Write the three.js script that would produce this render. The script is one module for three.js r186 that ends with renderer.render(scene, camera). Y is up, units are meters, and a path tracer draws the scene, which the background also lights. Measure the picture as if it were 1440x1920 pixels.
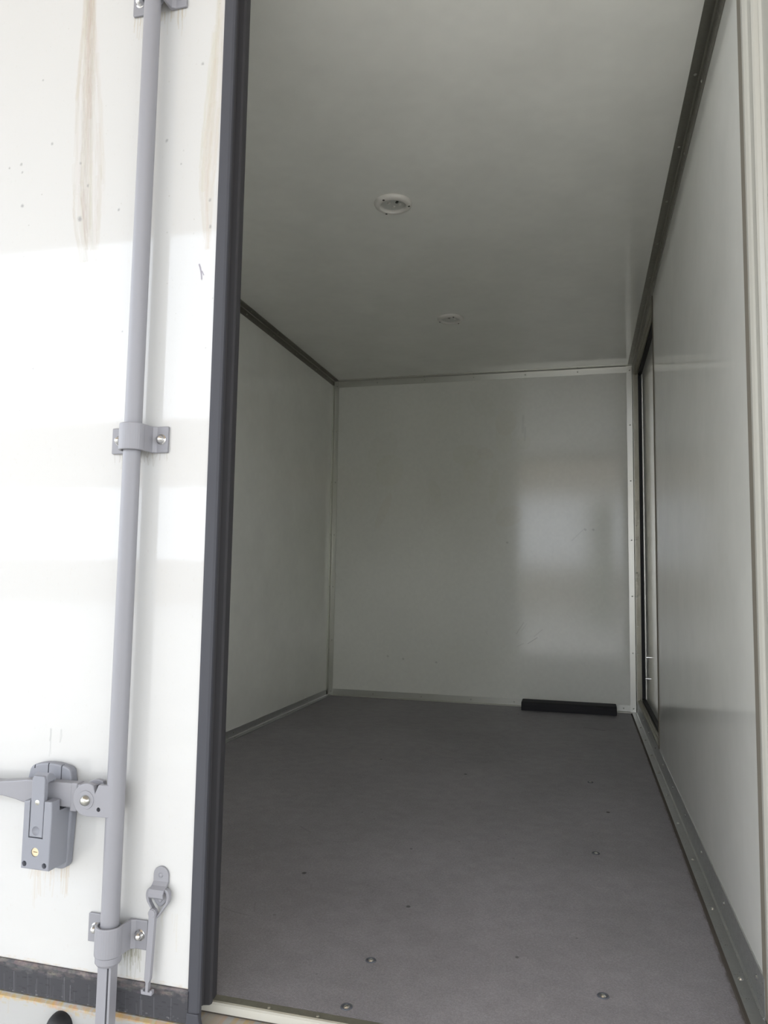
import * as THREE from 'three';
import { RoundedBoxGeometry } from 'three/addons/geometries/RoundedBoxGeometry.js';
import { TextGeometry } from 'three/addons/geometries/TextGeometry.js';
import { FontLoader } from 'three/addons/loaders/FontLoader.js';
import { mergeGeometries } from 'three/addons/utils/BufferGeometryUtils.js';
import { Brush, Evaluator, SUBTRACTION, ADDITION } from 'three-bvh-csg';

/* ------------------------------------------------------------------ camera */
const scene = new THREE.Scene();
const camera = new THREE.PerspectiveCamera(69.03, 1440 / 1920, 0.05, 300);
camera.rotation.order = 'YXZ';
camera.rotation.set(0.0880, 0.2602, 0.0165);
camera.position.set(-0.2447, 0.6068, 1.0763);
scene.add(camera);

/* ------------------------------------------------- hazy daylight: sky and sun */
function hazySky() {
  const w = 256, h = 128, d = new Float32Array(w * h * 4);
  const rnd = seeded(5), waves = [];
  for (let i = 0; i < 14; i++) waves.push([1 + Math.floor(rnd() * 7), 2 + rnd() * 9, rnd() * 6.28, rnd() * 6.28, 1 / (2 + i * 0.5)]);
  for (let j = 0; j < h; j++) for (let i = 0; i < w; i++) {
    const el = ((j + 0.5) / h - 0.5) * Math.PI, az = (i + 0.5) / w * Math.PI * 2;
    let c = 0;
    for (const [a, b, p, q, s] of waves) c += s * Math.sin(a * az + p + 1.3 * Math.sin(b * el + q)) * Math.cos(b * el * 1.3 + q);
    const cloud = 1 / (1 + Math.exp(-2.2 * c));
    const o = (j * w + i) * 4;
    const k = 1.33 + 0.42 * cloud;
    d[o] = k * (0.90 + 0.07 * cloud); d[o + 1] = k * (0.985 + 0.01 * cloud); d[o + 2] = k * (1.10 - 0.05 * cloud); d[o + 3] = 1;
  }
  const t = new THREE.DataTexture(d, w, h, THREE.RGBAFormat, THREE.FloatType);
  t.mapping = THREE.EquirectangularReflectionMapping; t.magFilter = THREE.LinearFilter; t.needsUpdate = true;
  return t;
}
function seeded(s) { return () => { s = (s * 1664525 + 1013904223) >>> 0; return s / 4294967296; }; }
const sky = hazySky();
scene.background = sky; scene.environment = sky;
scene.backgroundIntensity = 1.0; scene.environmentIntensity = 1.0;
const sun = new THREE.DirectionalLight(0xfff8ee, 1.35);
sun.position.set(-12, 30, 25); sun.target.position.set(0, 0, 6);
sun.castShadow = true; sun.shadow.mapSize.set(2048, 2048); sun.shadow.radius = 4;
Object.assign(sun.shadow.camera, { left: -30, right: 30, top: 30, bottom: -30, near: 1, far: 90 });
scene.add(sun, sun.target);

const renderer = new THREE.WebGLRenderer({ antialias: true });
renderer.toneMapping = THREE.LinearToneMapping;
renderer.toneMappingExposure = 2.72;
renderer.shadowMap.enabled = true; renderer.shadowMap.type = THREE.PCFSoftShadowMap;

/* ----------------------------------------------------------------- helpers */
const V = (x, y, z) => new THREE.Vector3(x, y, z);
const used = {};
function numbered(n) { if (!(n in used)) { used[n] = 0; return n; } return n + '_' + String(++used[n]).padStart(3, '0'); }
function shade(m) { m.castShadow = true; m.receiveShadow = true; return m; }
function part(parent, name, geo, mat, label) {
  const m = shade(new THREE.Mesh(geo, mat)); m.name = name; if (label) m.userData.label = label; parent.add(m); return m;
}
function thing(name, label, category, group) {
  const g = new THREE.Group(); g.name = numbered(name); g.userData = { label, category }; if (group) g.userData.group = group; scene.add(g); return g;
}
function structure(name, label, category) {
  const g = thing(name, label, category); g.userData.kind = 'structure'; return g;
}
function structMesh(name, geo, mat, label, category) {
  const m = shade(new THREE.Mesh(geo, mat)); m.name = numbered(name); m.userData = { label, category, kind: 'structure' }; scene.add(m); return m;
}
function flipIfNeeded(g, flip) {
  if (!flip) return g;
  const q = g.index ? g.toNonIndexed() : g;
  for (const key of Object.keys(q.attributes)) {
    const a = q.attributes[key], n = a.itemSize;
    for (let i = 0; i < a.count; i += 3) for (let c = 0; c < n; c++) {
      const t = a.array[(i + 1) * n + c]; a.array[(i + 1) * n + c] = a.array[(i + 2) * n + c]; a.array[(i + 2) * n + c] = t;
    }
  }
  return q;
}
function poly(pts) { return new THREE.Shape(pts.map(([a, b]) => new THREE.Vector2(a, b))); }
// outline in the (U, V) plane, pushed along W by len
function extr(shape, U, Vv, W, origin, len, o = {}) {
  const s = Array.isArray(shape) ? poly(shape) : shape;
  const g = new THREE.ExtrudeGeometry(s, { depth: len, bevelEnabled: !!o.bevel, bevelThickness: o.bevel || 0, bevelSize: o.bevel || 0, bevelOffset: -(o.bevel || 0), bevelSegments: 2, curveSegments: o.seg || 12, steps: 1 });
  const m = new THREE.Matrix4().makeBasis(U, Vv, W).setPosition(origin);
  const neg = m.determinant() < 0;
  g.applyMatrix4(m);
  return flipIfNeeded(g, neg);
}
const X = V(1, 0, 0), Y = V(0, 1, 0), Zz = V(0, 0, 1);
function box(x0, x1, y0, y1, z0, z1, r = 0) {
  const g = r ? new RoundedBoxGeometry(x1 - x0, y1 - y0, z1 - z0, 2, r) : new THREE.BoxGeometry(x1 - x0, y1 - y0, z1 - z0);
  g.translate((x0 + x1) / 2, (y0 + y1) / 2, (z0 + z1) / 2);
  return g;
}
function plain(g) { const q = g.index ? g.toNonIndexed() : g; for (const k of Object.keys(q.attributes)) if (!['position', 'normal', 'uv'].includes(k)) q.deleteAttribute(k); return q; }
function merge(list) { return mergeGeometries(list.map(plain), false); }
// texture coordinates in metres, by the axis each face points along
function metric(g0, s = 1) {
  const g = g0.index ? g0.toNonIndexed() : g0, p = g.attributes.position, n = g.attributes.normal, uv = new Float32Array(p.count * 2);
  for (let i = 0; i < p.count; i += 3) {
    let ax = Math.abs(n.getX(i)), ay = Math.abs(n.getY(i)), az = Math.abs(n.getZ(i));
    for (let k = i; k < i + 3; k++) {
      const x = p.getX(k), y = p.getY(k), z = p.getZ(k);
      const [u, v] = ay >= ax && ay >= az ? [x, z] : ax >= az ? [z, y] : [x, y];
      uv[k * 2] = u * s; uv[k * 2 + 1] = v * s;
    }
  }
  g.setAttribute('uv', new THREE.BufferAttribute(uv, 2)); return g;
}
function planarXY(g0, x0, x1, y0, y1) {
  const g = g0.index ? g0.toNonIndexed() : g0, p = g.attributes.position, uv = new Float32Array(p.count * 2);
  for (let i = 0; i < p.count; i++) { uv[i * 2] = (p.getX(i) - x0) / (x1 - x0); uv[i * 2 + 1] = (p.getY(i) - y0) / (y1 - y0); }
  g.setAttribute('uv', new THREE.BufferAttribute(uv, 2)); return g;
}
function canvasTex(w, h, draw, srgb = true) {
  const c = document.createElement('canvas'); c.width = w; c.height = h;
  draw(c.getContext('2d'), w, h);
  const t = new THREE.CanvasTexture(c); if (srgb) t.colorSpace = THREE.SRGBColorSpace; t.magFilter = THREE.LinearFilter; return t;
}
// tiling value noise
function noiseField(n, cells, seed) {
  const r = seeded(seed), g = Array.from({ length: cells * cells }, () => r()), out = new Float32Array(n * n), f = (t) => t * t * (3 - 2 * t);
  for (let j = 0; j < n; j++) for (let i = 0; i < n; i++) {
    const x = i / n * cells, y = j / n * cells, x0 = Math.floor(x), y0 = Math.floor(y), u = f(x - x0), v = f(y - y0);
    const G = (a, b) => g[(b % cells) * cells + (a % cells)];
    out[j * n + i] = (G(x0, y0) * (1 - u) + G(x0 + 1, y0) * u) * (1 - v) + (G(x0, y0 + 1) * (1 - u) + G(x0 + 1, y0 + 1) * u) * v;
  }
  return out;
}
function dataTex(n, fn, srgb) {
  const d = new Uint8Array(n * n * 4);
  for (let i = 0; i < n * n; i++) { const c = fn(i % n, Math.floor(i / n), i).map((v) => Math.max(0, Math.min(255, v))); d[i * 4] = c[0]; d[i * 4 + 1] = c[1]; d[i * 4 + 2] = c[2]; d[i * 4 + 3] = 255; }
  const t = new THREE.DataTexture(d, n, n); t.wrapS = t.wrapT = THREE.RepeatWrapping; t.magFilter = THREE.LinearFilter; if (srgb) t.colorSpace = THREE.SRGBColorSpace; t.needsUpdate = true; return t;
}

/* --------------------------------------------------------------- dimensions */
const XL = -1.518, XR = 0, H = 1.65, D = 2.634, T = 0.06;   // clear inside of the cargo box
const ZD = 0.095;                                             // outer face of the closed rear door
const SEAM = -0.772;                                          // its free edge

/* ---------------------------------------------------------------- materials */
const nA = noiseField(256, 8, 11), nB = noiseField(256, 32, 12), nC = noiseField(256, 128, 13);
const mottle = dataTex(256, (x, y, i) => { const v = 246 + 7 * (nA[i] - 0.5) + 4 * (nB[i] - 0.5); return [v, v, v - 1]; }, true);
mottle.repeat.set(1.3, 1.3);
const waviness = dataTex(256, (x, y, i) => { const v = 127 + 70 * (nA[i] - 0.5) + 16 * (nB[i] - 0.5); return [v, v, v]; });
waviness.repeat.set(1.6, 1.6);
const M = {};
M.panel = new THREE.MeshPhysicalMaterial({ color: 0xf1f1ea, map: mottle, roughness: 0.5, clearcoat: 1, clearcoatRoughness: 0.085, bumpMap: waviness, bumpScale: 0.0003 });
const brushed = dataTex(256, (x, y, i) => { const v = 120 + 60 * (nB[i] - 0.5) + 40 * (nC[i] - 0.5); return [v, v, v]; });
brushed.repeat.set(6, 6);
M.alu = new THREE.MeshStandardMaterial({ color: 0xd2d2cb, metalness: 0.9, roughness: 0.38 });
M.aluDull = new THREE.MeshStandardMaterial({ color: 0x9b988b, metalness: 0.75, roughness: 0.9, roughnessMap: brushed });
M.sideTrim = new THREE.MeshStandardMaterial({ color: 0x8e8c84, metalness: 0.9, roughness: 0.85, roughnessMap: brushed });
M.floorTrim = new THREE.MeshStandardMaterial({ color: 0xbbbcbb, metalness: 0.85, roughness: 0.8, roughnessMap: brushed });
M.chrome = new THREE.MeshStandardMaterial({ color: 0xf2f2f2, metalness: 1, roughness: 0.07 });
M.bronze = new THREE.MeshStandardMaterial({ color: 0x5c564b, metalness: 0.4, roughness: 0.6 });
M.steel = new THREE.MeshStandardMaterial({ color: 0xd8d8d6, metalness: 1, roughness: 0.22 });
M.zinc = new THREE.MeshStandardMaterial({ color: 0xb9b9b2, metalness: 1, roughness: 0.3 });
M.brass = new THREE.MeshStandardMaterial({ color: 0xd3c6a8, metalness: 0.7, roughness: 0.4 });
M.greyPaint = new THREE.MeshPhysicalMaterial({ color: 0x85858a, roughness: 0.5, clearcoat: 0.4, clearcoatRoughness: 0.35 });
M.greyPlastic = new THREE.MeshStandardMaterial({ color: 0x83858c, roughness: 0.55 });
M.darkPlastic = new THREE.MeshStandardMaterial({ color: 0x4e5157, roughness: 0.6 });
M.rubber = new THREE.MeshStandardMaterial({ color: 0x38393f, roughness: 0.62, bumpMap: waviness, bumpScale: 0.0006 });
M.darkRubber = new THREE.MeshStandardMaterial({ color: 0x29282b, roughness: 0.6 });
M.blackRubber = new THREE.MeshStandardMaterial({ color: 0x17171a, roughness: 0.65 });
M.caulk = new THREE.MeshStandardMaterial({ color: 0x4a443d, roughness: 0.9 });
M.joint = new THREE.MeshStandardMaterial({ color: 0x7d776b, roughness: 0.8 });
M.frame = new THREE.MeshPhysicalMaterial({ color: 0xb8b6ac, roughness: 0.45, clearcoat: 0.6, clearcoatRoughness: 0.18 });
M.lampWhite = new THREE.MeshPhysicalMaterial({ color: 0xd8d5cd, roughness: 0.4, clearcoat: 0.5, clearcoatRoughness: 0.2 });
M.lampLens = new THREE.MeshPhysicalMaterial({ color: 0xffffff, roughness: 0.1, transmission: 1, thickness: 0, ior: 1.49 });
M.lampInner = new THREE.MeshStandardMaterial({ color: 0xc2c3bc, roughness: 0.5 });
M.led = new THREE.MeshStandardMaterial({ color: 0x3c3d36, roughness: 0.5 });
M.foam = new THREE.MeshStandardMaterial({ color: 0x1b1a20, roughness: 0.7, bumpMap: waviness, bumpScale: 0.002 });

// studded grey vinyl: a close weave of small pips, a few stray specks and scuffs
const pips = dataTex(256, (x, y, i) => {
  const a = Math.sin(x / 256 * Math.PI * 2 * 32), b = Math.sin(y / 256 * Math.PI * 2 * 32);
  const v = 120 + 70 * a * b + 60 * (nC[i] - 0.5); return [v, v, v];
});
pips.repeat.set(10, 10);
const vinylColour = canvasTex(1024, 1800, (c, w, h) => {   // whole floor: x along the width, top row at the end wall
  const r = seeded(61), px = (x) => (x - XL) / (XR - XL) * w, py = (z) => (z + D) / (D + 0.036) * h;
  const im = c.createImageData(w, h);
  for (let y = 0; y < h; y++) for (let x = 0; x < w; x++) {
    const a = nA[((y >> 2) & 255) * 256 + ((x >> 2) & 255)], b = nB[((y >> 1) & 255) * 256 + ((x >> 1) & 255)], v = 228 + 16 * (a - 0.5) + 14 * (b - 0.5) + 36 * (r() - 0.5), o = (y * w + x) * 4;
    im.data[o] = v; im.data[o + 1] = v * 0.99; im.data[o + 2] = v * 0.995; im.data[o + 3] = 255;
  }
  c.putImageData(im, 0, 0);
  const scuff = (x, z, len, ang, wd, al) => { c.strokeStyle = `rgba(40,38,40,${al})`; c.lineWidth = wd; c.lineCap = 'round'; c.beginPath(); const X0 = px(x), Y0 = py(z), k = w / (XR - XL); c.moveTo(X0, Y0); c.quadraticCurveTo(X0 + Math.cos(ang) * len * k * 0.5, Y0 + Math.sin(ang) * len * k * 0.5 + 3, X0 + Math.cos(ang) * len * k, Y0 + Math.sin(ang) * len * k); c.stroke(); };
  scuff(-0.24, -2.2, 0.05, 0.2, 5, 0.3); scuff(-0.2, -2.17, 0.04, 0.1, 6, 0.3); scuff(-0.53, -2.42, 0.012, 1, 4, 0.4);
  for (let i = 0; i < 30; i++) scuff(XL + 0.1 + r() * 1.35, -2.5 + r() * 2.4, 0.01 + r() * 0.05, r() * 6.28, 1 + r() * 3, 0.04 + 0.08 * r());
  for (const [x, z, s, k] of [[-0.182, -1.037, 3, 0.8], [-0.60, -1.30, 3, 0.7], [-0.80, -0.42, 3, 0.6], [-0.56, -0.33, 2.5, 0.5], [-0.9, -1.4, 3, 0.4], [-0.35, -0.2, 2, 0.4], [-0.62, -0.62, 2, 0.4]]) { c.fillStyle = `rgba(30,28,28,${k})`; c.beginPath(); c.ellipse(px(x), py(z), s, s * 1.2, 0, 0, 7); c.fill(); }
  for (let i = 0; i < 40; i++) { c.fillStyle = `rgba(40,36,34,${0.15 + 0.3 * r()})`; c.beginPath(); c.arc(px(XL + r() * 1.5), py(-D + r() * D), 0.7 + r() * 1.1, 0, 7); c.fill(); }
  // brown soil caught along the trims
  for (let i = 0; i < 900; i++) { c.fillStyle = `rgba(90,75,62,${0.04 + 0.10 * r()})`; c.fillRect(px(-0.031 - r() * r() * 0.005), r() * h, 1 + r() * 2, 2 + r() * 14); }
  for (let i = 0; i < 400; i++) { c.fillStyle = `rgba(60,50,42,${0.05 + 0.14 * r()})`; c.fillRect(r() * w, py(-D + 0.014 + r() * r() * 0.012), 2 + r() * 9, 2 + r() * 3); }
});
const pipsFine = pips.clone(); pipsFine.repeat.set(15, 26); pipsFine.needsUpdate = true;
M.vinyl = new THREE.MeshPhysicalMaterial({ color: 0x9b999c, map: vinylColour, roughness: 0.55, bumpMap: pipsFine, bumpScale: 0.0005 });
const endWallMap = canvasTex(1024, 1024, (c, w, h) => {
  const r = seeded(71), px = (x) => (x - XL) / (XR - XL) * w, py = (y) => (H - y) / H * h;
  const im = c.createImageData(w, h);
  for (let i = 0; i < w * h; i++) { const x = i % w, y = (i / w) | 0, v = 245 + 6 * (nA[((y >> 2) & 255) * 256 + ((x >> 2) & 255)] - 0.5) + 4 * (nB[(y & 255) * 256 + (x & 255)] - 0.5); im.data[i * 4] = v; im.data[i * 4 + 1] = v; im.data[i * 4 + 2] = v - 2; im.data[i * 4 + 3] = 255; }
  c.putImageData(im, 0, 0); c.lineCap = 'round';
  const line = (x0, y0, x1, y1, wd, al) => { c.strokeStyle = `rgba(90,90,86,${al * 0.6})`; c.lineWidth = wd; c.beginPath(); c.moveTo(px(x0), py(y0)); c.lineTo(px(x1), py(y1)); c.stroke(); };
  line(-0.555, 0.345, -0.52, 0.40, 3, 0.16); line(-0.53, 0.36, -0.505, 0.395, 2, 0.14); line(-0.50, 0.30, -0.455, 0.33, 2, 0.4); line(-0.47, 0.335, -0.43, 0.37, 2, 0.18); line(-0.55, 0.285, -0.52, 0.30, 2, 0.2);
  line(-0.525, 1.34, -0.522, 1.42, 8, 0.10); line(-0.515, 1.30, -0.512, 1.36, 7, 0.10); line(-0.29, 0.80, -0.23, 0.86, 3, 0.12);
  for (const [x, y] of [[-0.227, 0.853], [-0.19, 0.853], [-0.60, 0.79], [-1.2, 0.21], [-1.12, 0.2], [-0.95, 0.19]]) { c.fillStyle = 'rgba(90,90,86,0.16)'; c.beginPath(); c.ellipse(px(x), py(y), 4, 3, 0.4, 0, 7); c.fill(); }
  for (let i = 0; i < 60; i++) { const x = XL + r() * 1.5, y = r() * 1.6; line(x, y, x + (r() - 0.5) * 0.08, y + (r() - 0.5) * 0.08, 1 + r(), 0.03 + 0.05 * r()); }
  for (let i = 0; i < 14; i++) { c.fillStyle = `rgba(190,180,120,${0.02 + 0.02 * r()})`; c.beginPath(); c.ellipse(px(-1.35 + r() * 0.9), py(0.9 + r() * 0.6), 20 + r() * 50, 12 + r() * 40, r() * 3, 0, 7); c.fill(); }
});
M.endPanel = M.panel.clone(); M.endPanel.map = endWallMap; M.endPanel.bumpMap = null; M.endPanel.clearcoatRoughness = 0.105;
// outer skin of the rear door with the rain streaks, spots and rust runs that show on it
const DX0 = XL - 0.05, DX1 = SEAM, DY0 = 0.034, DY1 = H + 0.02;
const doorMap = canvasTex(1024, 2048, (c, w, h) => {
  const r = seeded(21), px = (x) => (x - DX0) / (DX1 - DX0) * w, py = (y) => (DY1 - y) / (DY1 - DY0) * h, k = w / (DX1 - DX0);
  c.fillStyle = 'rgb(189,189,187)'; c.fillRect(0, 0, w, h);
  for (let i = 0; i < 5000; i++) { c.fillStyle = `rgba(150,140,125,${0.02 + 0.05 * r()})`; c.fillRect(r() * w, r() * h, 1 + r() * 2, 1 + r() * 5); }
  // streak: left and right border at several heights
  const streak = (rows, n, col, a) => {
    for (let i = 0; i < n; i++) {
      const t = r(), t2 = t + 0.05 * (r() - 0.5), from = Math.pow(r(), 1.3) * 0.8, len = 0.1 + 0.5 * r();
      c.strokeStyle = `rgba(${col},${a * (0.3 + r())})`; c.lineWidth = 1 + r() * 9; c.lineCap = 'round'; c.beginPath();
      for (let s = 0; s <= 14; s++) {
        const f = Math.min(1, from + len * s / 14) * (rows.length - 1), b = Math.min(rows.length - 2, Math.floor(f)), q = f - b;
        const y = rows[b][0] * (1 - q) + rows[b + 1][0] * q, xa = rows[b][1] * (1 - q) + rows[b + 1][1] * q, xb = rows[b][2] * (1 - q) + rows[b + 1][2] * q;
        const xx = px(xa + (xb - xa) * (t + (t2 - t) * s / 14)) + 1.5 * Math.sin(s * 1.7 + i);
        s ? c.lineTo(xx, py(y)) : c.moveTo(xx, py(y));
      }
      c.stroke();
    }
  };
  streak([[1.67, -1.034, -1.012], [1.54, -1.032, -1.008], [1.43, -1.036, -0.998], [1.36, -1.038, -0.988], [1.24, -1.034, -0.976], [1.17, -1.029, -0.975], [1.10, -1.012, -0.978]], 150, '150,132,112', 0.055);
  streak([[1.67, -1.03, -1.014], [1.5, -1.028, -1.012], [1.36, -1.026, -1.004], [1.22, -1.024, -1.0], [1.12, -1.005, -0.99]], 40, '120,104,88', 0.05);
  streak([[1.6, -0.789, -0.776], [1.47, -0.793, -0.776], [1.34, -0.802, -0.776], [1.25, -0.808, -0.778], [1.2, -0.808, -0.782], [1.1, -0.793, -0.786]], 70, '160,145,122', 0.06);
  // spots
  for (const [x, y, s] of [[-1.137, 1.278, 2.6], [-1.134, 1.264, 2], [-1.130, 1.206, 3], [-1.018, 1.171, 4.2], [-1.079, 1.306, 2.4], [-1.104, 1.42, 2], [-0.867, 1.281, 2.6], [-0.81, 1.399, 2.4], [-0.788, 1.176, 2.6], [-0.786, 1.133, 2.6], [-1.006, 1.225, 2.4], [-0.947, 1.178, 2.4], [-1.2, 1.3, 2.5], [-1.16, 1.275, 2], [-1.022, 1.265, 2], [-0.93, 0.98, 1.4], [-0.84, 1.24, 1.6], [-1.09, 0.93, 1.5]]) {
    for (let i = 0; i < 26; i++) { c.fillStyle = 'rgba(105,102,102,0.055)'; c.beginPath(); c.arc(px(x) + (r() - 0.5) * s * 1.6, py(y) + (r() - 0.5) * s * 2, s * (0.4 + 0.6 * r()), 0, 7); c.fill(); }
  }
  for (let i = 0; i < 90; i++) { c.fillStyle = `rgba(120,115,108,${0.12 + 0.25 * r()})`; c.beginPath(); c.arc(r() * w, r() * h * 0.5, 0.6 + r() * 1.1, 0, 7); c.fill(); }
  c.strokeStyle = 'rgba(90,80,95,0.7)'; c.lineWidth = 3; c.beginPath(); c.moveTo(px(-0.802), py(1.075)); c.quadraticCurveTo(px(-0.798), py(1.066), px(-0.797), py(1.052)); c.stroke();
  c.lineWidth = 2; c.beginPath(); c.moveTo(px(-0.797), py(1.064)); c.lineTo(px(-0.794), py(1.058)); c.stroke();
  // runs under and above the ironwork
  const runs = (x0, x1, y, len, n, col, a) => {
    for (let i = 0; i < n; i++) {
      const x = px(x0 + (x1 - x0) * r()), l = len * k * (0.2 + 0.8 * r() * r());
      c.strokeStyle = `rgba(${col},${a * (0.4 + 0.8 * r())})`; c.lineWidth = 0.8 + 1.8 * r();
      c.beginPath(); c.moveTo(x, py(y) - 2); c.lineTo(x + (r() - 0.5) * 3, py(y) + l * 0.5); c.lineTo(x + (r() - 0.5) * 4, py(y) + l); c.stroke();
    }
  };
  runs(-1.045, -0.975, 0.178, 0.07, 60, '165,135,100', 0.16);
  runs(-0.935, -0.842, 0.789, 0.03, 36, '120,110,95', 0.22);
  runs(-0.935, -0.842, 1.497, 0.05, 40, '160,140,105', 0.24);
  runs(-0.885, -0.85, 0.08, 0.055, 50, '110,108,85', 0.26);
  runs(-0.845, -0.795, 0.13, 0.05, 10, '170,150,120', 0.12);
  runs(-1.021, -1.019, 0.37, 0.05, 3, '140,140,140', 0.35); runs(-1.003, -1.001, 0.37, 0.05, 3, '140,140,140', 0.3);
  // brownish grime caught along the lower lip and at the rubber edge
  for (let i = 0; i < 700; i++) { c.fillStyle = `rgba(170,135,95,${0.05 + 0.12 * r()})`; c.fillRect(r() * w, h - r() * r() * 9, 2 + r() * 10, 1.5); }
  for (let i = 0; i < 500; i++) { c.fillStyle = `rgba(190,165,110,${0.05 + 0.12 * r()})`; c.fillRect(w - r() * r() * 6, r() * h, 1.5, 3 + r() * 16); }
});
M.doorSkin = new THREE.MeshPhysicalMaterial({ map: doorMap, roughness: 0.45, clearcoat: 1, clearcoatRoughness: 0.04 });
const sealMap = canvasTex(2048, 128, (c, w, h) => {
  const r = seeded(33);
  c.fillStyle = 'rgb(52,52,56)'; c.fillRect(0, 0, w, h);
  for (let i = 0; i < 900; i++) { const x = r() * w; c.fillStyle = `rgba(${130 + 40 * r()},${122 + 30 * r()},${118 + 20 * r()},${0.04 + 0.1 * r()})`; c.beginPath(); c.ellipse(x, r() * r() * h * 0.35, 3 + r() * 26, 2 + r() * 9, 0, 0, 7); c.fill(); }
  for (let i = 0; i < 70; i++) { const x = r() * w; c.strokeStyle = `rgba(190,190,192,${0.06 + 0.22 * r() * r()})`; c.lineWidth = 1 + 3 * r(); c.beginPath(); c.moveTo(x, h * (0.2 + 0.5 * r())); c.lineTo(x + 6 * (r() - 0.5), h); c.stroke(); }
  for (let i = 0; i < 260; i++) { c.fillStyle = `rgba(200,196,188,${0.05 + 0.2 * r()})`; c.fillRect(r() * w, h - r() * r() * 26, 1 + r() * 9, 1 + r() * 7); }
  for (let i = 0; i < 500; i++) { c.fillStyle = `rgba(20,20,24,${0.1 + 0.2 * r()})`; c.fillRect(r() * w, r() * h, 2 + r() * 20, 1 + r() * 6); }
});
M.seal = new THREE.MeshStandardMaterial({ map: sealMap, roughness: 0.7 });
const sillMap = canvasTex(2048, 256, (c, w, h) => {
  const r = seeded(44);
  c.fillStyle = 'rgb(164,164,162)'; c.fillRect(0, 0, w, h);
  for (let i = 0; i < 700; i++) { c.fillStyle = `rgba(${150 + 50 * r()},${140 + 40 * r()},${120 + 40 * r()},${0.02 + 0.03 * r()})`; c.fillRect(r() * w, r() * h, 2 + r() * 14, 1 + r() * 5); }
  for (let i = 0; i < 2600; i++) { const y = r() * r() * r() * 22; c.fillStyle = `rgba(${165 + 30 * r()},${124 + 34 * r()},${66 + 40 * r()},${0.08 + 0.16 * r()})`; c.fillRect(r() * w, y, 2 + r() * 9, 2 + r() * 5); }
  for (let i = 0; i < 24; i++) { c.strokeStyle = 'rgba(178,146,96,0.14)'; c.lineWidth = 1 + 2 * r(); const x = r() * w; c.beginPath(); c.moveTo(x, 0); c.lineTo(x, 14 + r() * 40); c.stroke(); }
});
M.sill = new THREE.MeshStandardMaterial({ map: sillMap, roughness: 0.55 });
const gravel = dataTex(256, (x, y, i) => { const v = 184 + 40 * (nA[i] - 0.5) + 34 * (nB[i] - 0.5) + 50 * (nC[i] - 0.5); return [v, v * 0.99, v * 0.97]; }, true);
gravel.repeat.set(0.4, 0.4);
M.concrete = new THREE.MeshStandardMaterial({ map: gravel, roughness: 0.92 });
M.canopy = new THREE.MeshStandardMaterial({ color: 0xb3a491, roughness: 0.8 });

/* -------------------------------------------------------- the box: its shell */
structMesh('wall_back', planarXY(box(XL - T, T + 0.02, -0.09, H + T, -D - T, -D), XL, XR, 0, H), M.endPanel, 'glossy off-white end wall facing the open doorway', 'wall');
structMesh('wall_left', metric(box(XL - T, XL, -0.09, H + T, -D, 0.015)), M.panel, 'glossy off-white side wall behind the closed rear door', 'wall');
structMesh('ceiling', metric(box(XL - T, T + 0.02, H, H + T, -D, 0.015)), M.panel, 'smooth off-white ceiling with two round lights', 'ceiling');
const OZ0 = -2.602, OZ1 = -1.6, OY0 = 0.058, OY1 = 1.6;                      // side doorway in the right wall
{
  const s = poly([[-D, -0.09], [-0.122, -0.09], [-0.122, H + T], [-D, H + T]]);
  s.holes.push(new THREE.Path([[OZ0, OY0], [OZ0, OY1], [OZ1, OY1], [OZ1, OY0]].map(([a, b]) => new THREE.Vector2(a, b))));
  structMesh('wall_right', metric(extr(s, Zz, Y, X, V(0, 0, 0), T + 0.02)), M.panel, 'glossy off-white side wall on the right with a recessed side doorway', 'wall');
}
function planarXZ(g0, x0, x1, z0, z1) {
  const g = g0.toNonIndexed(), p = g.attributes.position, uv = new Float32Array(p.count * 2);
  for (let i = 0; i < p.count; i++) { uv[i * 2] = (p.getX(i) - x0) / (x1 - x0); uv[i * 2 + 1] = 1 - (p.getZ(i) - z0) / (z1 - z0); }
  g.setAttribute('uv', new THREE.BufferAttribute(uv, 2)); return g;
}
const floor = structMesh('floor', planarXZ(box(XL, XR, -0.09, 0, -D, 0.036), XL, XR, -D, 0.036), M.vinyl, 'grey fine-textured vinyl floor of the cargo box', 'floor');

/* --------------------------------------------- screws, trims along the edges */
const screwGeo = new THREE.LatheGeometry([[0, 0.0022], [0.0016, 0.0020], [0.0030, 0.0012], [0.0036, 0]].map(([a, b]) => new THREE.Vector2(a, b)), 10);
function screwAt(parent, p, n, mat = M.zinc, s = 1, name = 'screw') {
  const m = part(parent, name, screwGeo, mat); m.position.copy(p); m.quaternion.setFromUnitVectors(Y, n); m.scale.setScalar(s); return m;
}
const t2 = 0.0022;
let trimCount = 0;
// an L-shaped aluminium angle in a corner: legs along A (length a) and B (length b), run along W
function angle(label, corner, A, a, B, b, W, len, mat = M.alu) {
  const g = extr([[0, 0], [a, 0], [a, t2], [t2 + 0.003, t2], [t2, t2 + 0.003], [t2, b], [0, b]], A, B, W, corner, len);
  const m = shade(new THREE.Mesh(metric(g), mat)); m.name = 'trim_' + (++trimCount); m.userData = { label, category: 'trim', kind: 'structure' }; scene.add(m); return m;
}
const nX = V(-1, 0, 0), nY = V(0, -1, 0), nZ = V(0, 0, -1);
{ // end wall, top
  const t = angle('aluminium angle trim between end wall and ceiling', V(XL, H, -D), nY, 0.036, Zz, 0.03, X, -XL);
  for (const x of [-1.28, -1.025, -0.77, -0.512, -0.258]) { screwAt(t, V(x, H - 0.019, -D + t2), Zz); screwAt(t, V(x, H - t2, -D + 0.018), nY); }
}
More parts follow.
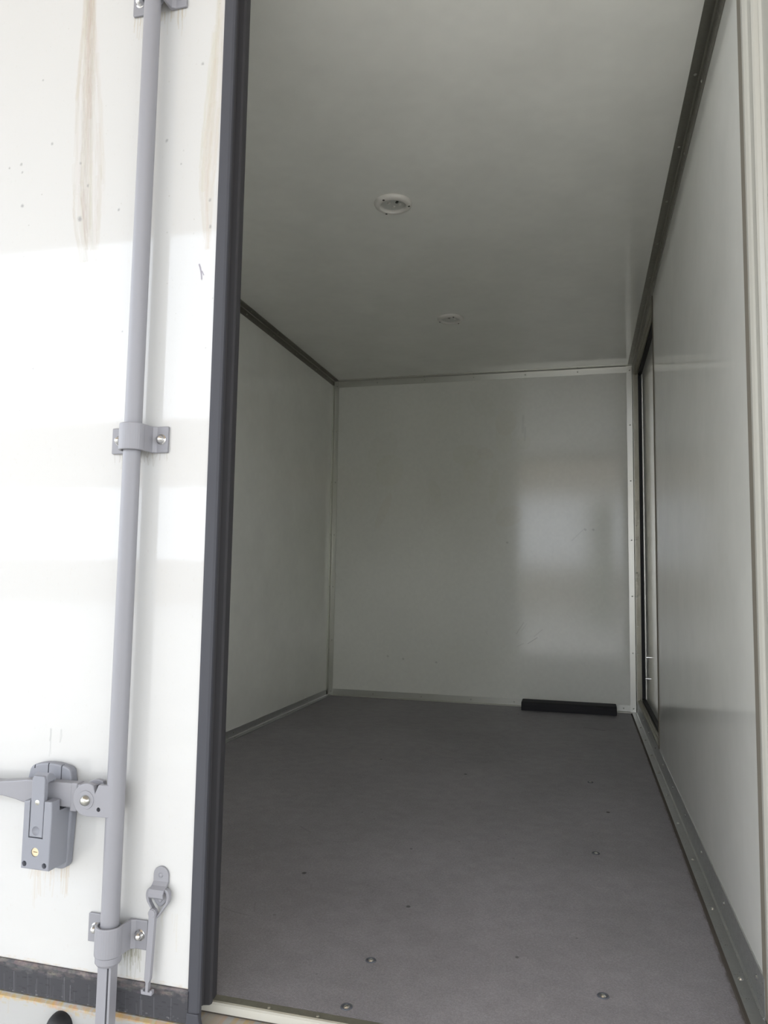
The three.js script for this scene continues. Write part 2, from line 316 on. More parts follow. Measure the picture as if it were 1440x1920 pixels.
{ // end wall, foot
  const t = angle('aluminium skirting angle at the foot of the end wall', V(XL, 0, -D), Y, 0.034, Zz, 0.012, X, -XL);
  for (const x of [-1.273, -1.024, -0.775, -0.565, -0.06]) screwAt(t, V(x, 0.019, -D + t2), Zz);
}
{ // upright corners of the end wall
  const a = angle('upright aluminium corner angle at left of the end wall', V(XL, 0, -D + t2), X, 0.028, Zz, 0.028, Y, H - t2);
  const b = angle('upright aluminium corner angle at right of the end wall', V(0, 0, -D + t2), nX, 0.03, Zz, 0.028, Y, H - t2);
  for (const y of [1.62, 1.375, 1.103, 0.826, 0.556, 0.28, 0.02]) { screwAt(a, V(XL + 0.018, y, -D + 2 * t2), Zz); screwAt(a, V(XL + t2, y, -D + 0.02), X); }
  for (const y of [1.625, 1.357, 1.086, 0.803, 0.539, 0.274, 0.02]) { screwAt(b, V(-0.016, y, -D + 2 * t2), Zz); screwAt(b, V(-t2, y, -D + 0.02), nX); }
}
{ // side walls to ceiling
  const a = angle('aluminium angle trim between left wall and ceiling', V(XL, H, -D), nY, 0.03, X, 0.03, Zz, D - 0.01, M.sideTrim);
  const b = angle('aluminium angle trim between right wall and ceiling', V(0, H, -D), nY, 0.048, nX, 0.0245, Zz, D - 0.125, M.sideTrim);
  for (let i = 0; i < 9; i++) {
    const z = -0.215 - i * 0.266;
    screwAt(b, V(-t2, H - 0.026, z + 0.012), nX); screwAt(b, V(-0.0125, H - t2, z), nY);
    screwAt(a, V(XL + t2, H - 0.017, z), X); screwAt(a, V(XL + 0.017, H - t2, z - 0.01), nY);
  }
}
{ // side walls to floor
  const a = angle('aluminium skirting angle between left wall and floor', V(XL, 0, -D), Y, 0.03, X, 0.024, Zz, D + 0.01, M.floorTrim);
  const b = angle('aluminium skirting angle with paired screws between right wall and floor', V(0, 0, -D), Y, 0.056, nX, 0.024, Zz, D - 0.122, M.floorTrim);
  for (let i = 0; i < 9; i++) { screwAt(a, V(XL + t2, 0.018, -0.25 - i * 0.26), X); screwAt(a, V(XL + 0.014, t2, -0.24 - i * 0.26), Y); }
  for (let i = 0; i < 9; i++) { screwAt(b, V(-t2, 0.036, -0.167 - i * 0.259), nX, M.chrome, 1.15); screwAt(b, V(-0.013, t2, -0.228 - i * 0.254), Y, M.chrome, 1.3); }
  part(b, 'end_strip', box(-0.024, -0.0026, 0.0, t2, -0.122, 0.0355), M.floorTrim);
  part(b, 'caulk_bead', extr([[0, 0], [0.006, 0], [0.004, 0.0022], [0, 0.003]], nX, Y, Zz, V(-0.024, 0, -D + 0.03), D - 0.01), M.caulk, 'dark brown sealant line along the floor trim');
}
// floor screws: a dimple ring with a bright pan head
{
  const ring = new THREE.TorusGeometry(0.0058, 0.0012, 6, 18); ring.rotateX(Math.PI / 2);
  for (const [x, z] of [[-0.573, -0.1217], [-0.2186, -0.1217], [-0.2186, -0.7175], [-0.2239, -1.3255], [-0.571, 0.012]]) {
    const s = screwAt(floor, V(x, 0.0002, z), Y, M.steel, 1.25, 'floor_screw');
    part(s, 'washer_ring', ring, M.darkPlastic);
  }
  // crumbs of dirt lying on the vinyl
}

/* ---------------------------------------------------- side door in right wall */
{
  const d = structure('door_1', 'closed side door set back in the right wall, with black rubber seal', 'door');
  const ring = (inset, w, x0, x1, mat, name, label) => {
    const a = inset, s = poly([[OZ0 + a, OY0 + a], [OZ1 - a, OY0 + a], [OZ1 - a, OY1 - a], [OZ0 + a, OY1 - a]]), b = inset + w;
    s.holes.push(new THREE.Path([[OZ0 + b, OY0 + b], [OZ0 + b, OY1 - b], [OZ1 - b, OY1 - b], [OZ1 - b, OY0 + b]].map(([p, q]) => new THREE.Vector2(p, q))));
    return part(d, name, metric(extr(s, Zz, Y, X, V(x0, 0, 0), x1 - x0)), mat, label);
  };
  const fr = ring(0.0002, 0.004, -0.001, 0.034, M.aluDull, 'frame', 'dull metal lining of the side doorway');
  for (const y of [1.357, 1.086, 0.87, 0.803, 0.65, 0.539, 0.4, 0.274]) screwAt(fr, V(0.004, y, OZ0 + 0.0042), Zz, M.zinc, 0.8);
  ring(0.0042, 0.005, 0.008, 0.013, M.aluDull, 'bead');
  ring(0.0042, 0.012, 0.020, 0.035, M.blackRubber, 'seal', 'black rubber door seal');
  const leaf = part(d, 'leaf', metric(box(0.0352, 0.078, OY0 + 0.002, OY1 - 0.002, OZ0 + 0.002, OZ1 - 0.002)), M.panel, 'glossy off-white door leaf');
  part(leaf, 'edge_rail', metric(box(0.033, 0.0352, OY0 + 0.018, OY1 - 0.018, OZ0 + 0.018, OZ0 + 0.05)), M.alu);
  for (const [y, z, r] of [[0.279, -2.40, 0.0055], [0.183, -2.44, 0.004]]) {
    const g = new THREE.CylinderGeometry(r, r, 0.012, 14); g.rotateZ(Math.PI / 2); g.translate(0.0292, y, z);
    part(leaf, 'release_pin', g, M.chrome, 'bright chrome pin');
  }
  part(d, 'edge_strip', metric(extr([[0, 0], [0.012, 0], [0.012, 0.0025], [0.0025, 0.0025], [0.0025, 0.03], [0, 0.03]].map(([a, b]) => [a - 0.0025, b - 0.0025]), Zz, X, Y, V(0, OY0, OZ1), OY1 - OY0)), M.bronze, 'dark metal capping on the wall edge');
}

/* ------------------------------------------------------- rear frame and sill */
{
  const f = structure('door_frame', 'cream painted rear door frame with ribbed jamb and stepped sill', 'door frame');
  const jamb = [[0.06, -0.122], [0.006, -0.122], [0.006, -0.110], [-0.0005, -0.107], [-0.0025, -0.101], [-0.0025, -0.092], [0.0005, -0.086], [0.003, -0.083], [0.003, -0.047],
    [-0.001, -0.045], [-0.0015, -0.040], [0.001, -0.036], [0.0065, -0.034], [0.0065, -0.006], [0.0005, -0.003], [-0.0005, 0.001], [0.0025, 0.005], [0.0025, 0.048], [0.006, 0.052], [0.085, 0.052], [0.085, -0.122]];
  part(f, 'joint', metric(box(-0.0012, 0.02, 0.0, H, -0.134, -0.1085, 0.0005)), M.joint, 'grey-brown sealant joint beside the jamb');
  part(f, 'jamb', metric(extr(jamb, X, Zz, Y, V(0, 0, 0), H + T)), M.frame, 'ribbed cream jamb');
  part(f, 'jamb', metric(extr(jamb.map(([x, z]) => [x, Math.max(z, 0.0155)]).filter(([x, z], i, a) => !i || x !== a[i - 1][0] || z !== a[i - 1][1]).map(([x, z]) => [x, z]), nX, Zz, Y, V(XL, 0, 0), H + T)), M.frame);
  part(f, 'header', metric(box(XL, 0, H - 0.03, H + T, 0.0155, 0.052)), M.frame);
  // stepped sill
  const cap = part(f, 'threshold_strip', metric(extr([[0.036, 0.0006], [0.05, 0.0006], [0.05, -0.002], [0.036, -0.002]], Zz, Y, X, V(XL, 0, 0), -XL + 0.006)), M.aluDull, 'dull metal threshold strip');
  for (const x of [-0.675, -0.602, -0.45, -0.3]) screwAt(cap, V(x, 0.0006, 0.045), Y, M.zinc, 0.8);
  part(f, 'sill_lip', metric(extr([[0.036, -0.002], [0.0495, -0.002], [0.0525, -0.004], [0.0525, -0.0145], [0.036, -0.0145]], Zz, Y, X, V(XL, 0, 0), -XL + 0.006)), M.frame, 'pale painted sill lip');
  part(f, 'groove', metric(extr([[0.036, -0.0145], [0.050, -0.0145], [0.050, -0.018], [0.036, -0.018]], Zz, Y, X, V(XL, 0, 0), -XL + 0.006)), M.caulk, 'rusty brown joint in the sill');
  const sx0 = XL - 0.06, sx1 = 0.085;
  const apron = extr([[0.03, -0.018], [0.086, -0.018], [0.0905, -0.0215], [0.0905, -0.2], [0.03, -0.2]], Zz, Y, X, V(sx0, 0, 0), sx1 - sx0);
  part(f, 'apron', planarXY(apron, sx0, sx1, -0.2, -0.018), M.sill, 'pale painted rear sill with rust along its top edge');
}

/* -------------------------------------------------------- closed rear door */
{
  const d = structure('door_2', 'closed white rear door with streaked weathered skin and dark rubber edge', 'door');
  part(d, 'panel', planarXY(box(DX0, DX1, DY0, DY1, 0.053, ZD, 0.002), DX0, DX1, DY0, DY1), M.doorSkin, 'white glossy weathered door skin');
  part(d, 'inner_pan', metric(box(XL + 0.012, DX1 - 0.004, DY0, H - 0.032, 0.034, 0.053, 0.004)), M.panel);
  const outerLip = [[-0.7718, 0.0948], [-0.7718, 0.081], [-0.768, 0.084], [-0.7585, 0.0865], [-0.7565, 0.090], [-0.757, 0.0945], [-0.760, 0.0968], [-0.7700, 0.0974], [-0.7745, 0.0966], [-0.7745, 0.0955]];
  const innerBulb = [[-0.7718, 0.034], [-0.7715, 0.030], [-0.764, 0.032], [-0.7610, 0.036], [-0.7598, 0.043], [-0.7600, 0.052], [-0.7620, 0.056], [-0.7700, 0.0585], [-0.7718, 0.062]];
  part(d, 'edge_seal', metric(extr(outerLip, X, Zz, Y, V(0, -0.004, 0), DY1 + 0.004)), M.rubber, 'weathered dark grey rubber lip');
  part(d, 'inner_seal', metric(extr(innerBulb, X, Zz, Y, V(0, -0.004, 0), DY1 + 0.004)), M.darkRubber, 'near-black rubber bulb behind the lip');
  part(d, 'seal_channel', metric(box(-0.7722, -0.7712, 0.0, DY1, 0.0575, 0.082)), M.blackRubber);
  // torn tail of the edge seal hanging over the sill
  part(d, 'seal_tail', metric(extr([[-0.7745, 0.006], [-0.757, 0.006], [-0.7555, -0.004], [-0.750, -0.022], [-0.7485, -0.050], [-0.770, -0.060], [-0.7735, -0.03], [-0.7755, -0.008]], X, Y, Zz, V(0, 0, 0.0915), 0.006, { bevel: 0.0015 })), M.rubber);
  const bs = extr([[0.056, 0.0345], [0.0965, 0.0345], [0.0985, 0.031], [0.0978, 0.012], [0.0965, -0.0095], [0.0925, -0.0105], [0.0915, 0.004], [0.06, 0.006]], Zz, Y, X, V(DX0, 0, 0), -0.7735 - DX0);
  part(d, 'bottom_seal', planarXY(bs, DX0, -0.7735, -0.0105, 0.0345), M.seal, 'scuffed black rubber strip along the door foot');
}

/* ---------------------------------------- right rear door, folded back along the outside of the box */
{
  const d = structure('door_3', 'white right-hand rear door swung open beyond the doorway', 'door');
  d.position.set(0.15, 0, 0.04); d.rotation.y = Math.PI / 2;
  part(d, 'panel', metric(box(0.0, 0.745, 0.034, H + 0.02, 0.0, 0.055, 0.003)), M.panel);
  part(d, 'edge_seal', metric(box(0.746, 0.757, 0.03, H + 0.02, 0.004, 0.05, 0.003)), M.rubber);
}

/* ---------------------------------------------------------- lock rod, brackets */
const RX = -0.885, RZ = 0.122, RR = 0.0128;
function tubeY(x, z, y0, y1, r0, r1 = r0, seg = 28) { const g = new THREE.CylinderGeometry(r1, r0, y1 - y0, seg); g.translate(x, (y0 + y1) / 2, z); return g; }
{
  const rod = thing('lock_rod', 'long grey upright lock rod on the white door with its swing handle', 'lock rod');
  part(rod, 'pipe', tubeY(RX, RZ, 0.083, H + 0.08, RR), M.greyPaint, 'round grey painted pipe');
  part(rod, 'collar', merge([tubeY(RX, RZ, 0.0705, 0.0787, 0.0180), tubeY(RX, RZ, 0.0665, 0.0705, 0.0150, 0.0180)]), M.greyPaint);
  // flat grooved bar below the lowest bracket
  part(rod, 'lower_bar', extr([[-0.0100, -0.0090], [0.0095, -0.0090], [0.0100, 0.0075], [0.0070, 0.0082], [0.0068, -0.0010], [0.0042, -0.0010], [0.0042, 0.0082], [-0.0100, 0.0090]], X, Zz, Y, V(RX, -0.16, RZ), 0.236), M.greyPaint, 'grooved grey bar below the pipe');
  // hub plates that carry the handle
  const hx = -0.9235, hy = 0.287, hr = 0.0225;
  const hub = new THREE.Shape();
  hub.moveTo(RX + 0.002, 0.2655); hub.lineTo(hx, hy - hr - 0.0005);
  hub.absarc(hx, hy, hr, -Math.PI / 2, Math.PI * 0.36, true);
  hub.lineTo(-0.9105, 0.297); hub.lineTo(-0.9055, 0.3085); hub.lineTo(RX + 0.002, 0.3095); hub.lineTo(RX + 0.002, 0.2655);
  const hole = new THREE.Path(); hole.absarc(-0.9035, 0.2755, 0.0042, 0, 6.3, true); hub.holes.push(hole);
  const hubMesh = part(rod, 'hub_plate', extr(hub, X, Y, Zz, V(0, 0, 0.1275), 0.006, { bevel: 0.0012, seg: 20 }), M.greyPaint, 'grey rounded hub plate');
  part(rod, 'hub_plate', extr(hub, X, Y, Zz, V(0, 0, 0.106), 0.005, { bevel: 0.001, seg: 20 }), M.greyPaint);
  const boss = new THREE.CylinderGeometry(0.0125, 0.0135, 0.0022, 28); boss.rotateX(Math.PI / 2); boss.translate(hx - 0.001, hy, 0.1345);
  part(hubMesh, 'boss', boss, M.greyPaint);
  const pin = new THREE.LatheGeometry([[0, 0.0075], [0.003, 0.0072], [0.0055, 0.0055], [0.0072, 0.002], [0.0074, 0]].map(([a, b]) => new THREE.Vector2(a, b)), 20); pin.rotateX(Math.PI / 2); pin.translate(hx - 0.001, hy - 0.0005, 0.1352);
  part(hubMesh, 'pivot_pin', pin, M.zinc, 'worn bare metal pivot pin');
  // handle blade running left through the latch
  const blade = new THREE.Shape([[-0.918, 0.271], [-0.918, 0.304], [-0.955, 0.3055], [-1.032, 0.3045], [-1.05, 0.3015], [-1.075, 0.2985], [-1.30, 0.291], [-1.312, 0.287], [-1.315, 0.279], [-1.309, 0.272], [-1.10, 0.2775], [-1.072, 0.2775], [-1.05, 0.2745], [-1.036, 0.2715]].map(([a, b]) => new THREE.Vector2(a, b)));
  part(rod, 'handle', extr(blade, X, Y, Zz, V(0, 0, 0.1135), 0.012, { bevel: 0.002 }), M.greyPaint, 'flat grey swing handle');
  part(rod, 'handle_shoulder', box(-0.9555, -0.9435, 0.2665, 0.3065, 0.112, 0.1285, 0.0025), M.greyPaint);
}
const omega = (() => {   // plan of the strap: flange, saddle round the pipe, flange
  const R = 0.0195, r = 0.0157, zc = RZ - ZD, pts = [], inner = [];
  const out = [[-0.050, 0.0005], [-0.050, 0.0045], [-0.027, 0.0045], [-0.0215, 0.008]];
  for (let i = 0; i <= 18; i++) { const a = Math.PI * (1.03 - 1.06 * i / 18); pts.push([Math.cos(a) * R, zc + Math.sin(a) * R]); }
  for (let i = 0; i <= 18; i++) { const a = Math.PI * (-0.03 + 1.06 * i / 18); inner.push([Math.cos(a) * r, zc + Math.sin(a) * r]); }
  return [...out, ...pts, [0.0215, 0.008], [0.027, 0.0045], [0.045, 0.0045], [0.045, 0.0005], [0.0165, 0.0005], [0.0157, 0.004], ...inner, [-0.0157, 0.004], [-0.0165, 0.0005]];
})();
function bracket(y, label) {
  const b = thing('rod_bracket', label, 'bracket', 'brackets holding the lock rod');
  b.position.set(RX, y, ZD);
  const strap = extr(omega, X, Zz, Y, V(0, -0.0185, 0), 0.037, { bevel: 0.0014 });
  const liner = new THREE.Shape(); liner.absarc(0, RZ - ZD, 0.0157, 0, Math.PI * 2, false); const ih = new THREE.Path(); ih.absarc(0, RZ - ZD, 0.0131, 0, Math.PI * 2, true); liner.holes.push(ih);
  part(b, 'strap', strap, M.greyPaint, 'grey saddle strap');
  part(b, 'liner', extr(liner, X, Zz, Y, V(0, -0.0165, 0), 0.033), M.greyPlastic);
  const bolt = new THREE.LatheGeometry([[0, 0.0105], [0.0022, 0.0100], [0.0045, 0.0080], [0.0056, 0.0045], [0.006, 0.0015], [0.0078, 0.0012], [0.0078, 0]].map(([p, q]) => new THREE.Vector2(p, q)), 22);
  bolt.rotateX(Math.PI / 2);
  for (const x of [-0.037, 0.034]) { const m = part(b, 'bolt', bolt, M.steel, 'domed bright bolt head'); m.position.set(x, 0, 0.0045); }
  return b;
}
bracket(1.517, 'grey rod bracket at the top edge of the photo, rust-stained below');
bracket(0.807, 'grey rod bracket halfway up the lock rod on plain white door');
bracket(0.099, 'lowest grey rod bracket, just above the black rubber strip');

/* -------------------------------------------------------------------- latch */
const font = await new FontLoader().loadAsync('fonts/droid/droid_sans_bold.typeface.json');
{
  const l = thing('door_latch', 'grey lockable latch with brass key cylinder holding the swing handle', 'latch');
  const ev = new Evaluator(); ev.attributes = ['position', 'normal'];
  const brush = (g) => { const q = plain(g); q.deleteAttribute('uv'); const b = new Brush(q); b.updateMatrixWorld(); return b; };
  // base: domed plate, wider at the middle, slots in its upper end
  const base = new THREE.Shape();
  base.moveTo(-1.036, 0.184); base.quadraticCurveTo(-1.035, 0.178, -1.029, 0.1775); base.lineTo(-0.981, 0.1775); base.quadraticCurveTo(-0.971, 0.178, -0.9695, 0.186);
  base.lineTo(-0.9645, 0.285); base.lineTo(-0.970, 0.315); base.quadraticCurveTo(-0.972, 0.3215, -0.981, 0.323);
  base.quadraticCurveTo(-1.006, 0.329, -1.031, 0.3225); base.quadraticCurveTo(-1.039, 0.3205, -1.041, 0.314); base.lineTo(-1.0475, 0.285); base.lineTo(-1.036, 0.184);
  const bg = extr(base, X, Y, Zz, V(0, 0, ZD + 0.0031), 0.0095, { bevel: 0.0026 });
  let cut = brush(bg);
  for (const [x, y0] of [[-1.032, 0.3165], [-1.0085, 0.306], [-0.986, 0.302]]) cut = ev.evaluate(cut, brush(box(x - 0.0009, x + 0.0009, y0, 0.3225 + (x < -1.03 ? -0.001 : 0.003), 0.103, 0.12)), SUBTRACTION);
  part(l, 'base', cut.geometry, M.greyPlastic, 'grey domed latch base with slots');
  // front housing with the slot in which the lever lies
  let h = brush(extr([[-1.0165, 0.1885], [-0.9705, 0.1885], [-0.9695, 0.262], [-0.9705, 0.283], [-0.983, 0.283], [-0.983, 0.27], [-1.0045, 0.27], [-1.0045, 0.283], [-1.0165, 0.281]], X, Y, Zz, V(0, 0, 0.106), 0.040, { bevel: 0.0016 }));
  h = ev.evaluate(h, brush(box(-1.0065, -0.9822, 0.2315, 0.31, 0.1395, 0.16)), SUBTRACTION);
  h = ev.evaluate(h, brush(box(-1.05, -0.94, 0.2675, 0.3085, 0.1105, 0.1305)), SUBTRACTION);
  const cyl = (x, y, r, z0, z1) => { const g = new THREE.CylinderGeometry(r, r, z1 - z0, 24); g.rotateX(Math.PI / 2); g.translate(x, y, (z0 + z1) / 2); return g; };
  for (const [x, y, r] of [[-1.0105, 0.1955, 0.0038], [-0.9775, 0.1955, 0.0038], [-0.994, 0.2125, 0.0062]]) h = ev.evaluate(h, brush(cyl(x, y, r, 0.1405, 0.16)), SUBTRACTION);
  const hm = part(l, 'housing', h.geometry, M.greyPlastic, 'grey latch housing');
  for (const x of [-1.0105, -0.9775]) part(hm, 'screw_plug', cyl(x, 0.1955, 0.0037, 0.139, 0.1432), M.darkPlastic, 'dark round plug');
  let key = brush(cyl(-0.994, 0.2125, 0.0059, 0.138, 0.1466)); key = ev.evaluate(key, brush(box(-0.9973, -0.9907, 0.2119, 0.2131, 0.1445, 0.15)), SUBTRACTION);
  part(hm, 'key_cylinder', key.geometry, M.brass, 'brass key cylinder');
  // lever: front plate with hooked head that closes over the handle blade
  let lev = brush(extr([[-1.0052, 0.2328], [-0.9835, 0.2328], [-0.9835, 0.312], [-0.9855, 0.317], [-1.003, 0.317], [-1.0052, 0.312]], X, Y, Zz, V(0, 0, 0.1408), 0.0056, { bevel: 0.0012 }));
  lev = ev.evaluate(lev, brush(extr([[0.128, 0.3085], [0.1442, 0.3062], [0.1442, 0.3165], [0.139, 0.3205], [0.131, 0.318], [0.1235, 0.3095], [0.1265, 0.3065]], Zz, Y, X, V(-1.0045, 0, 0), 0.0205, { bevel: 0.001 })), ADDITION);
  lev = ev.evaluate(lev, brush((() => { const g = new THREE.SphereGeometry(0.0075, 24, 16); g.translate(-0.9944, 0.2415, 0.1515); return g; })()), SUBTRACTION);
  const lm = part(l, 'lever', lev.geometry, M.greyPlastic, 'grey hooked release lever');
  const rivet = new THREE.LatheGeometry([[0, 0.0018], [0.0035, 0.0014], [0.0048, 0]].map(([p, q]) => new THREE.Vector2(p, q)), 20); rivet.rotateX(Math.PI / 2); rivet.translate(-0.9945, 0.2805, 0.1464);
  part(lm, 'rivet', rivet, M.zinc, 'bright rivet');
  const tg = new TextGeometry('250', { font, size: 0.0058, depth: 0.0006, curveSegments: 4 }); tg.computeBoundingBox();
  tg.translate(-0.9945 - tg.boundingBox.max.x / 2, 0.3035, 0.1462);
  part(lm, 'embossing', tg, M.greyPlastic, 'small embossed figures');
}

/* ------------------------------------------------------ hook stay of the door */
{
  const s = thing('hook_stay', 'slim grey door stay with T-shaped end hanging over the black rubber strip', 'door stay');
  // mounting plate, side profile with a joggle over the ring
  const w = 0.0235, cx = -0.8225;
  let prof = [[ZD, 0.158], [ZD + 0.0025, 0.158], [ZD + 0.0025, 0.1605]];
  const plateTop = new THREE.Shape(); plateTop.moveTo(cx - w / 2, 0.172); plateTop.lineTo(cx - w / 2, 0.183); plateTop.absarc(cx, 0.183, w / 2, Math.PI, 0, true); plateTop.lineTo(cx + w / 2, 0.172);
  const top = extr(plateTop, X, Y, Zz, V(0, 0, ZD), 0.0028, { bevel: 0.0006 });
  const joggle = extr([[ZD, 0.1755], [ZD + 0.0028, 0.1755], [ZD + 0.0075, 0.1700], [ZD + 0.0135, 0.1665], [ZD + 0.0165, 0.1620], [ZD + 0.0160, 0.1570], [ZD + 0.0135, 0.1545], [ZD + 0.0110, 0.1560], [ZD + 0.0130, 0.1590], [ZD + 0.0130, 0.1612], [ZD + 0.0112, 0.1638], [ZD + 0.0050, 0.1672]], Zz, Y, X, V(cx - w / 2 + 0.0004, 0, 0), w - 0.0008);
  part(s, 'mount_plate', merge([top, joggle]), M.greyPaint, 'round-topped grey mounting plate');
  const low = new THREE.Shape(); low.moveTo(cx - 0.0105, 0.1665); low.lineTo(cx + 0.0105, 0.1665); low.lineTo(cx + 0.0105, 0.150); low.quadraticCurveTo(cx + 0.005, 0.1415, cx, 0.1405); low.quadraticCurveTo(cx - 0.005, 0.1415, cx - 0.0105, 0.150);
  part(s, 'foot_plate', extr(low, X, Y, Zz, V(0, 0, ZD), 0.003, { bevel: 0.0006 }), M.greyPaint);
  for (const [x, y, z] of [[cx, 0.183, ZD + 0.003], [cx + 0.0005, 0.1495, ZD + 0.0035]]) {
    const g = new THREE.LatheGeometry([[0, 0.0024], [0.0020, 0.0022], [0.0032, 0.0012], [0.0037, 0], [0.0045, 0]].map(([p, q]) => new THREE.Vector2(p, q)), 18); g.rotateX(Math.PI / 2); g.translate(x, y, z);
    part(s, 'screw', g, M.greyPaint);
  }
  // pear-shaped ring
  const ring = new THREE.Shape(); const pear = (P, k) => { P.moveTo(cx, 0.1265 + k * 0.9); P.lineTo(cx + 0.0155 - k * 0.75, 0.1470 + k * 0.1); P.quadraticCurveTo(cx + 0.0195 - k, 0.1545, cx + 0.0175 - k, 0.1625 - k * 0.3); P.quadraticCurveTo(cx + 0.0150 - k, 0.1675 - k * 0.5, cx + 0.0105 - k * 0.5, 0.1680 - k * 0.6); P.lineTo(cx - 0.0105 + k * 0.5, 0.1680 - k * 0.6); P.quadraticCurveTo(cx - 0.0150 + k, 0.1675 - k * 0.5, cx - 0.0175 + k, 0.1625 - k * 0.3); P.quadraticCurveTo(cx - 0.0195 + k, 0.1545, cx - 0.0155 + k * 0.75, 0.1470 + k * 0.1); P.lineTo(cx, 0.1265 + k * 0.9); };
  pear(ring, 0); const rh = new THREE.Path(); pear(rh, 0.0046); ring.holes.push(rh);
  part(s, 'ring', extr(ring, X, Y, Zz, V(0, 0, ZD + 0.0045), 0.0055, { bevel: 0.0012 }), M.greyPaint, 'grey pear-shaped ring');
  const bar = new THREE.Shape([[-0.0062, 0.136], [-0.0040, 0.1405], [0.0, 0.142], [0.0040, 0.1405], [0.0062, 0.136], [0.0050, 0.129], [0.0042, 0.055], [0.0040, 0.047], [0.0024, 0.0425], [0.0022, 0.030], [-0.0022, 0.030], [-0.0024, 0.0425], [-0.0050, 0.047], [-0.0050, 0.129]].map(([a, b]) => new THREE.Vector2(cx - 0.0042 + a + (b - 0.14) * 0.035, b)));
  part(s, 'bar', extr(bar, X, Y, Zz, V(0, 0, ZD + 0.010), 0.005, { bevel: 0.0010 }), M.greyPaint, 'slim grey bar');
  const cap = new THREE.CylinderGeometry(0.0052, 0.0056, 0.002, 20); cap.rotateX(Math.PI / 2); cap.translate(cx - 0.0046, 0.1355, ZD + 0.016);
  part(s, 'rivet', cap, M.greyPaint);
  const tx = cx - 0.0042 - 0.11 * 0.035;
  part(s, 'cross_end', merge([box(tx - 0.0085, tx + 0.0085, 0.0268, 0.0312, ZD + 0.0092, ZD + 0.0162, 0.0012), box(tx - 0.0088, tx - 0.0050, 0.0288, 0.0332, ZD + 0.0095, ZD + 0.016, 0.0010), box(tx + 0.0050, tx + 0.0088, 0.0288, 0.0332, ZD + 0.0095, ZD + 0.016, 0.0010)]), M.greyPaint, 'T-shaped end');
}

/* --------------------------------------------------------- bumper on the sill */
{
  const b = thing('rubber_bumper', 'round black rubber bumper on the pale sill under the door', 'bumper');
  b.position.set(-0.978, -0.0455, 0.0905);
  const g = new THREE.LatheGeometry([[0, 0.012], [0.0035, 0.0125], [0.0042, 0.020], [0.0085, 0.0215], [0.014, 0.018], [0.0175, 0.010], [0.0185, 0.004], [0.0185, 0]].map(([p, q]) => new THREE.Vector2(p, q)), 32); g.rotateX(Math.PI / 2);
  part(b, 'body', g, M.blackRubber);
  const k = new THREE.CylinderGeometry(0.003, 0.003, 0.003, 12); k.rotateX(Math.PI / 2); k.translate(0, 0, 0.0135);
  part(b, 'screw', k, M.zinc);
}

/* ------------------------------------------------------------- ceiling lights */
function ceilingLight(z, label, turn) {
  const l = thing('ceiling_light', label, 'ceiling light', 'round ceiling lights');
  l.position.set(-0.748, H, z); l.rotation.y = turn;
  const rim = new THREE.LatheGeometry([[0.0525, 0], [0.0525, -0.003], [0.0505, -0.0075], [0.046, -0.0105], [0.040, -0.0115], [0.0365, -0.0105], [0.0355, -0.0075], [0.0355, 0]].map(([p, q]) => new THREE.Vector2(p, q)), 56);
  part(l, 'rim', rim, M.lampWhite, 'white raised ring');
  const pan = new THREE.LatheGeometry([[0, -0.001], [0.033, -0.001], [0.0355, -0.003]].map(([p, q]) => new THREE.Vector2(p, q)), 40);
  const pm = part(l, 'reflector', pan, M.lampInner);
  for (const [x, y] of [[-0.014, 0.006], [0.0, -0.012], [0.014, 0.008], [-0.006, 0.018]]) {
    part(pm, 'light_chip', box(x - 0.004, x + 0.004, -0.0045, -0.001, y - 0.003, y + 0.003), x < -0.01 ? M.led : M.lampWhite);
  }
  const lens = new THREE.LatheGeometry([[0, -0.0105], [0.012, -0.0102], [0.024, -0.009], [0.033, -0.0065], [0.0355, -0.005]].map(([p, q]) => new THREE.Vector2(p, q)), 40);
  part(l, 'lens', lens, M.lampLens, 'clear lens');
  for (let i = 0; i < 3; i++) {
    const a = 2.05 + i * Math.PI * 2 / 3, s = part(l, 'screw', screwGeo, M.led); s.position.set(Math.cos(a) * 0.0445, -0.0104, Math.sin(a) * 0.0445); s.rotation.x = Math.PI;
  }
  return l;
}
ceilingLight(-0.857, 'round white ceiling light nearer the doorway, larger in view', 2.2);
ceilingLight(-1.805, 'round white ceiling light farther in, nearer the end wall', 0.9);

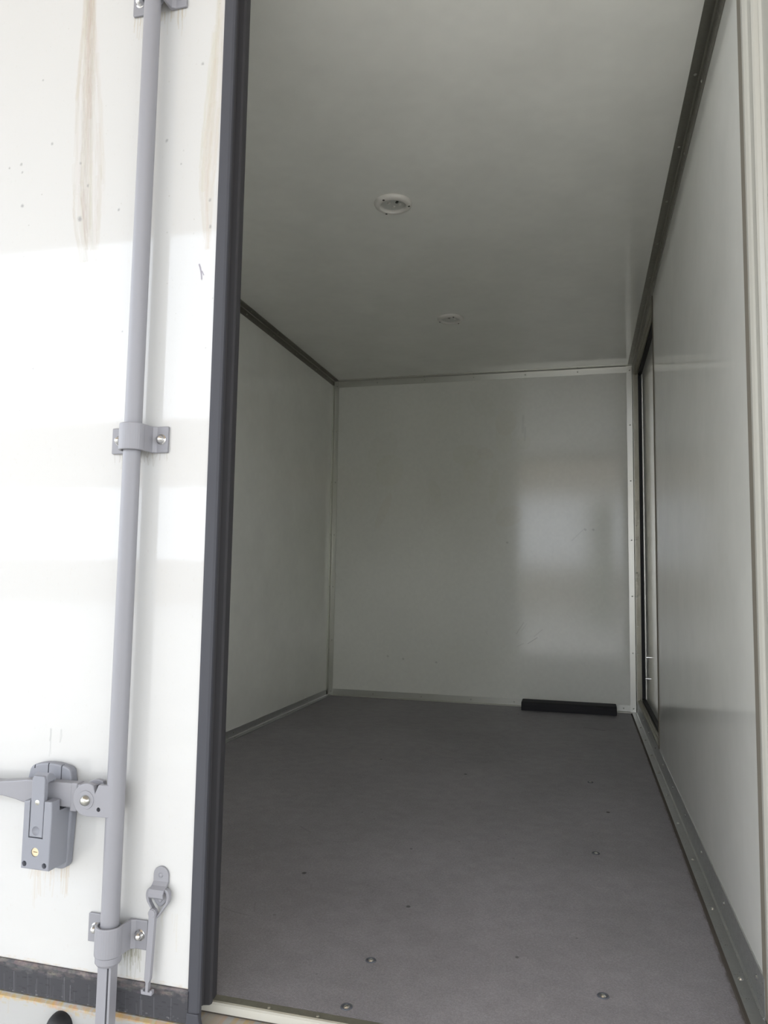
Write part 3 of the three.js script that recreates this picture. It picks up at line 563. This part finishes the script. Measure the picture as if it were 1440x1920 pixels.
/* -------------------------------------------------------- block on the floor */
{
  const b = thing('rubber_block', 'long black rubber block lying on the floor against the end wall', 'block');
  b.position.set(-0.309, 0, -2.567); b.rotation.y = 0.0;
  const s = new THREE.Shape(); s.moveTo(-0.045, 0); s.lineTo(-0.045, 0.034); s.quadraticCurveTo(-0.044, 0.040, -0.036, 0.041); s.lineTo(0.030, 0.039); s.quadraticCurveTo(0.043, 0.038, 0.045, 0.026); s.lineTo(0.045, 0); s.lineTo(-0.045, 0);
  part(b, 'body', metric(extr(s, Zz, Y, X, V(-0.211, 0.0005, 0), 0.422, { bevel: 0.003 })), M.foam);
}

/* --------------------------------------------------------- the yard outside */
structMesh('ground', metric(box(-70, 70, -1.2, -0.92, -40, 90)), M.concrete, 'pale concrete yard behind the vehicle', 'ground');
{
  const c = structure('canopy', 'wide flat canopy over the parked vehicle', 'canopy');
  part(c, 'roof', metric(box(-5.5, 10, 3.5, 3.75, -9, 4.6)), M.canopy);
  for (const x of [-5.2, 8]) part(c, 'post', tubeY(x, -3.5, -0.92, 3.5, 0.08), M.canopy);
}
{ // clipped hedge on the right of the yard
  const g = new THREE.BoxGeometry(13, 4.2, 1.4, 90, 30, 10), p = g.attributes.position, r = seeded(77), at = new Map();
  for (let i = 0; i < p.count; i++) {
    const key = [p.getX(i), p.getY(i), p.getZ(i)].map((v) => v.toFixed(3)).join();
    if (!at.has(key)) at.set(key, [r() - 0.5, r() - 0.5, r() - 0.5]);
    const o = at.get(key); p.setXYZ(i, p.getX(i) + 0.22 * o[0], p.getY(i) + (p.getY(i) < -2 ? 0 : 0.25 * o[1]), p.getZ(i) + 0.3 * o[2]);
  }
  g.computeVertexNormals(); g.translate(6.6, 1.18, 21);
  structMesh('hedge', g, new THREE.MeshStandardMaterial({ color: 0x4b5a34, roughness: 0.9 }), 'tall clipped hedge on the right of the yard', 'hedge');
}
{ // long shed roof across the yard, its deep fascia above eye level
  const c = structure('shed_roof', 'long shed roof with a deep fascia across the yard', 'roof');
  part(c, 'fascia', metric(box(-34, 34, 4.7, 7.9, 30, 30.3)), M.canopy);
  part(c, 'roof', metric(box(-34, 34, 7.6, 7.9, 30.3, 33)), M.canopy);
  for (const x of [-33, -17, 12, 33]) part(c, 'post', tubeY(x, 31, -0.92, 4.9, 0.14), M.canopy);
}
structMesh('wall_yard', metric(box(-40, 40, -0.92, 1.35, 34, 34.3)), M.canopy, 'low boundary wall across the yard', 'wall');

renderer.render(scene, camera);
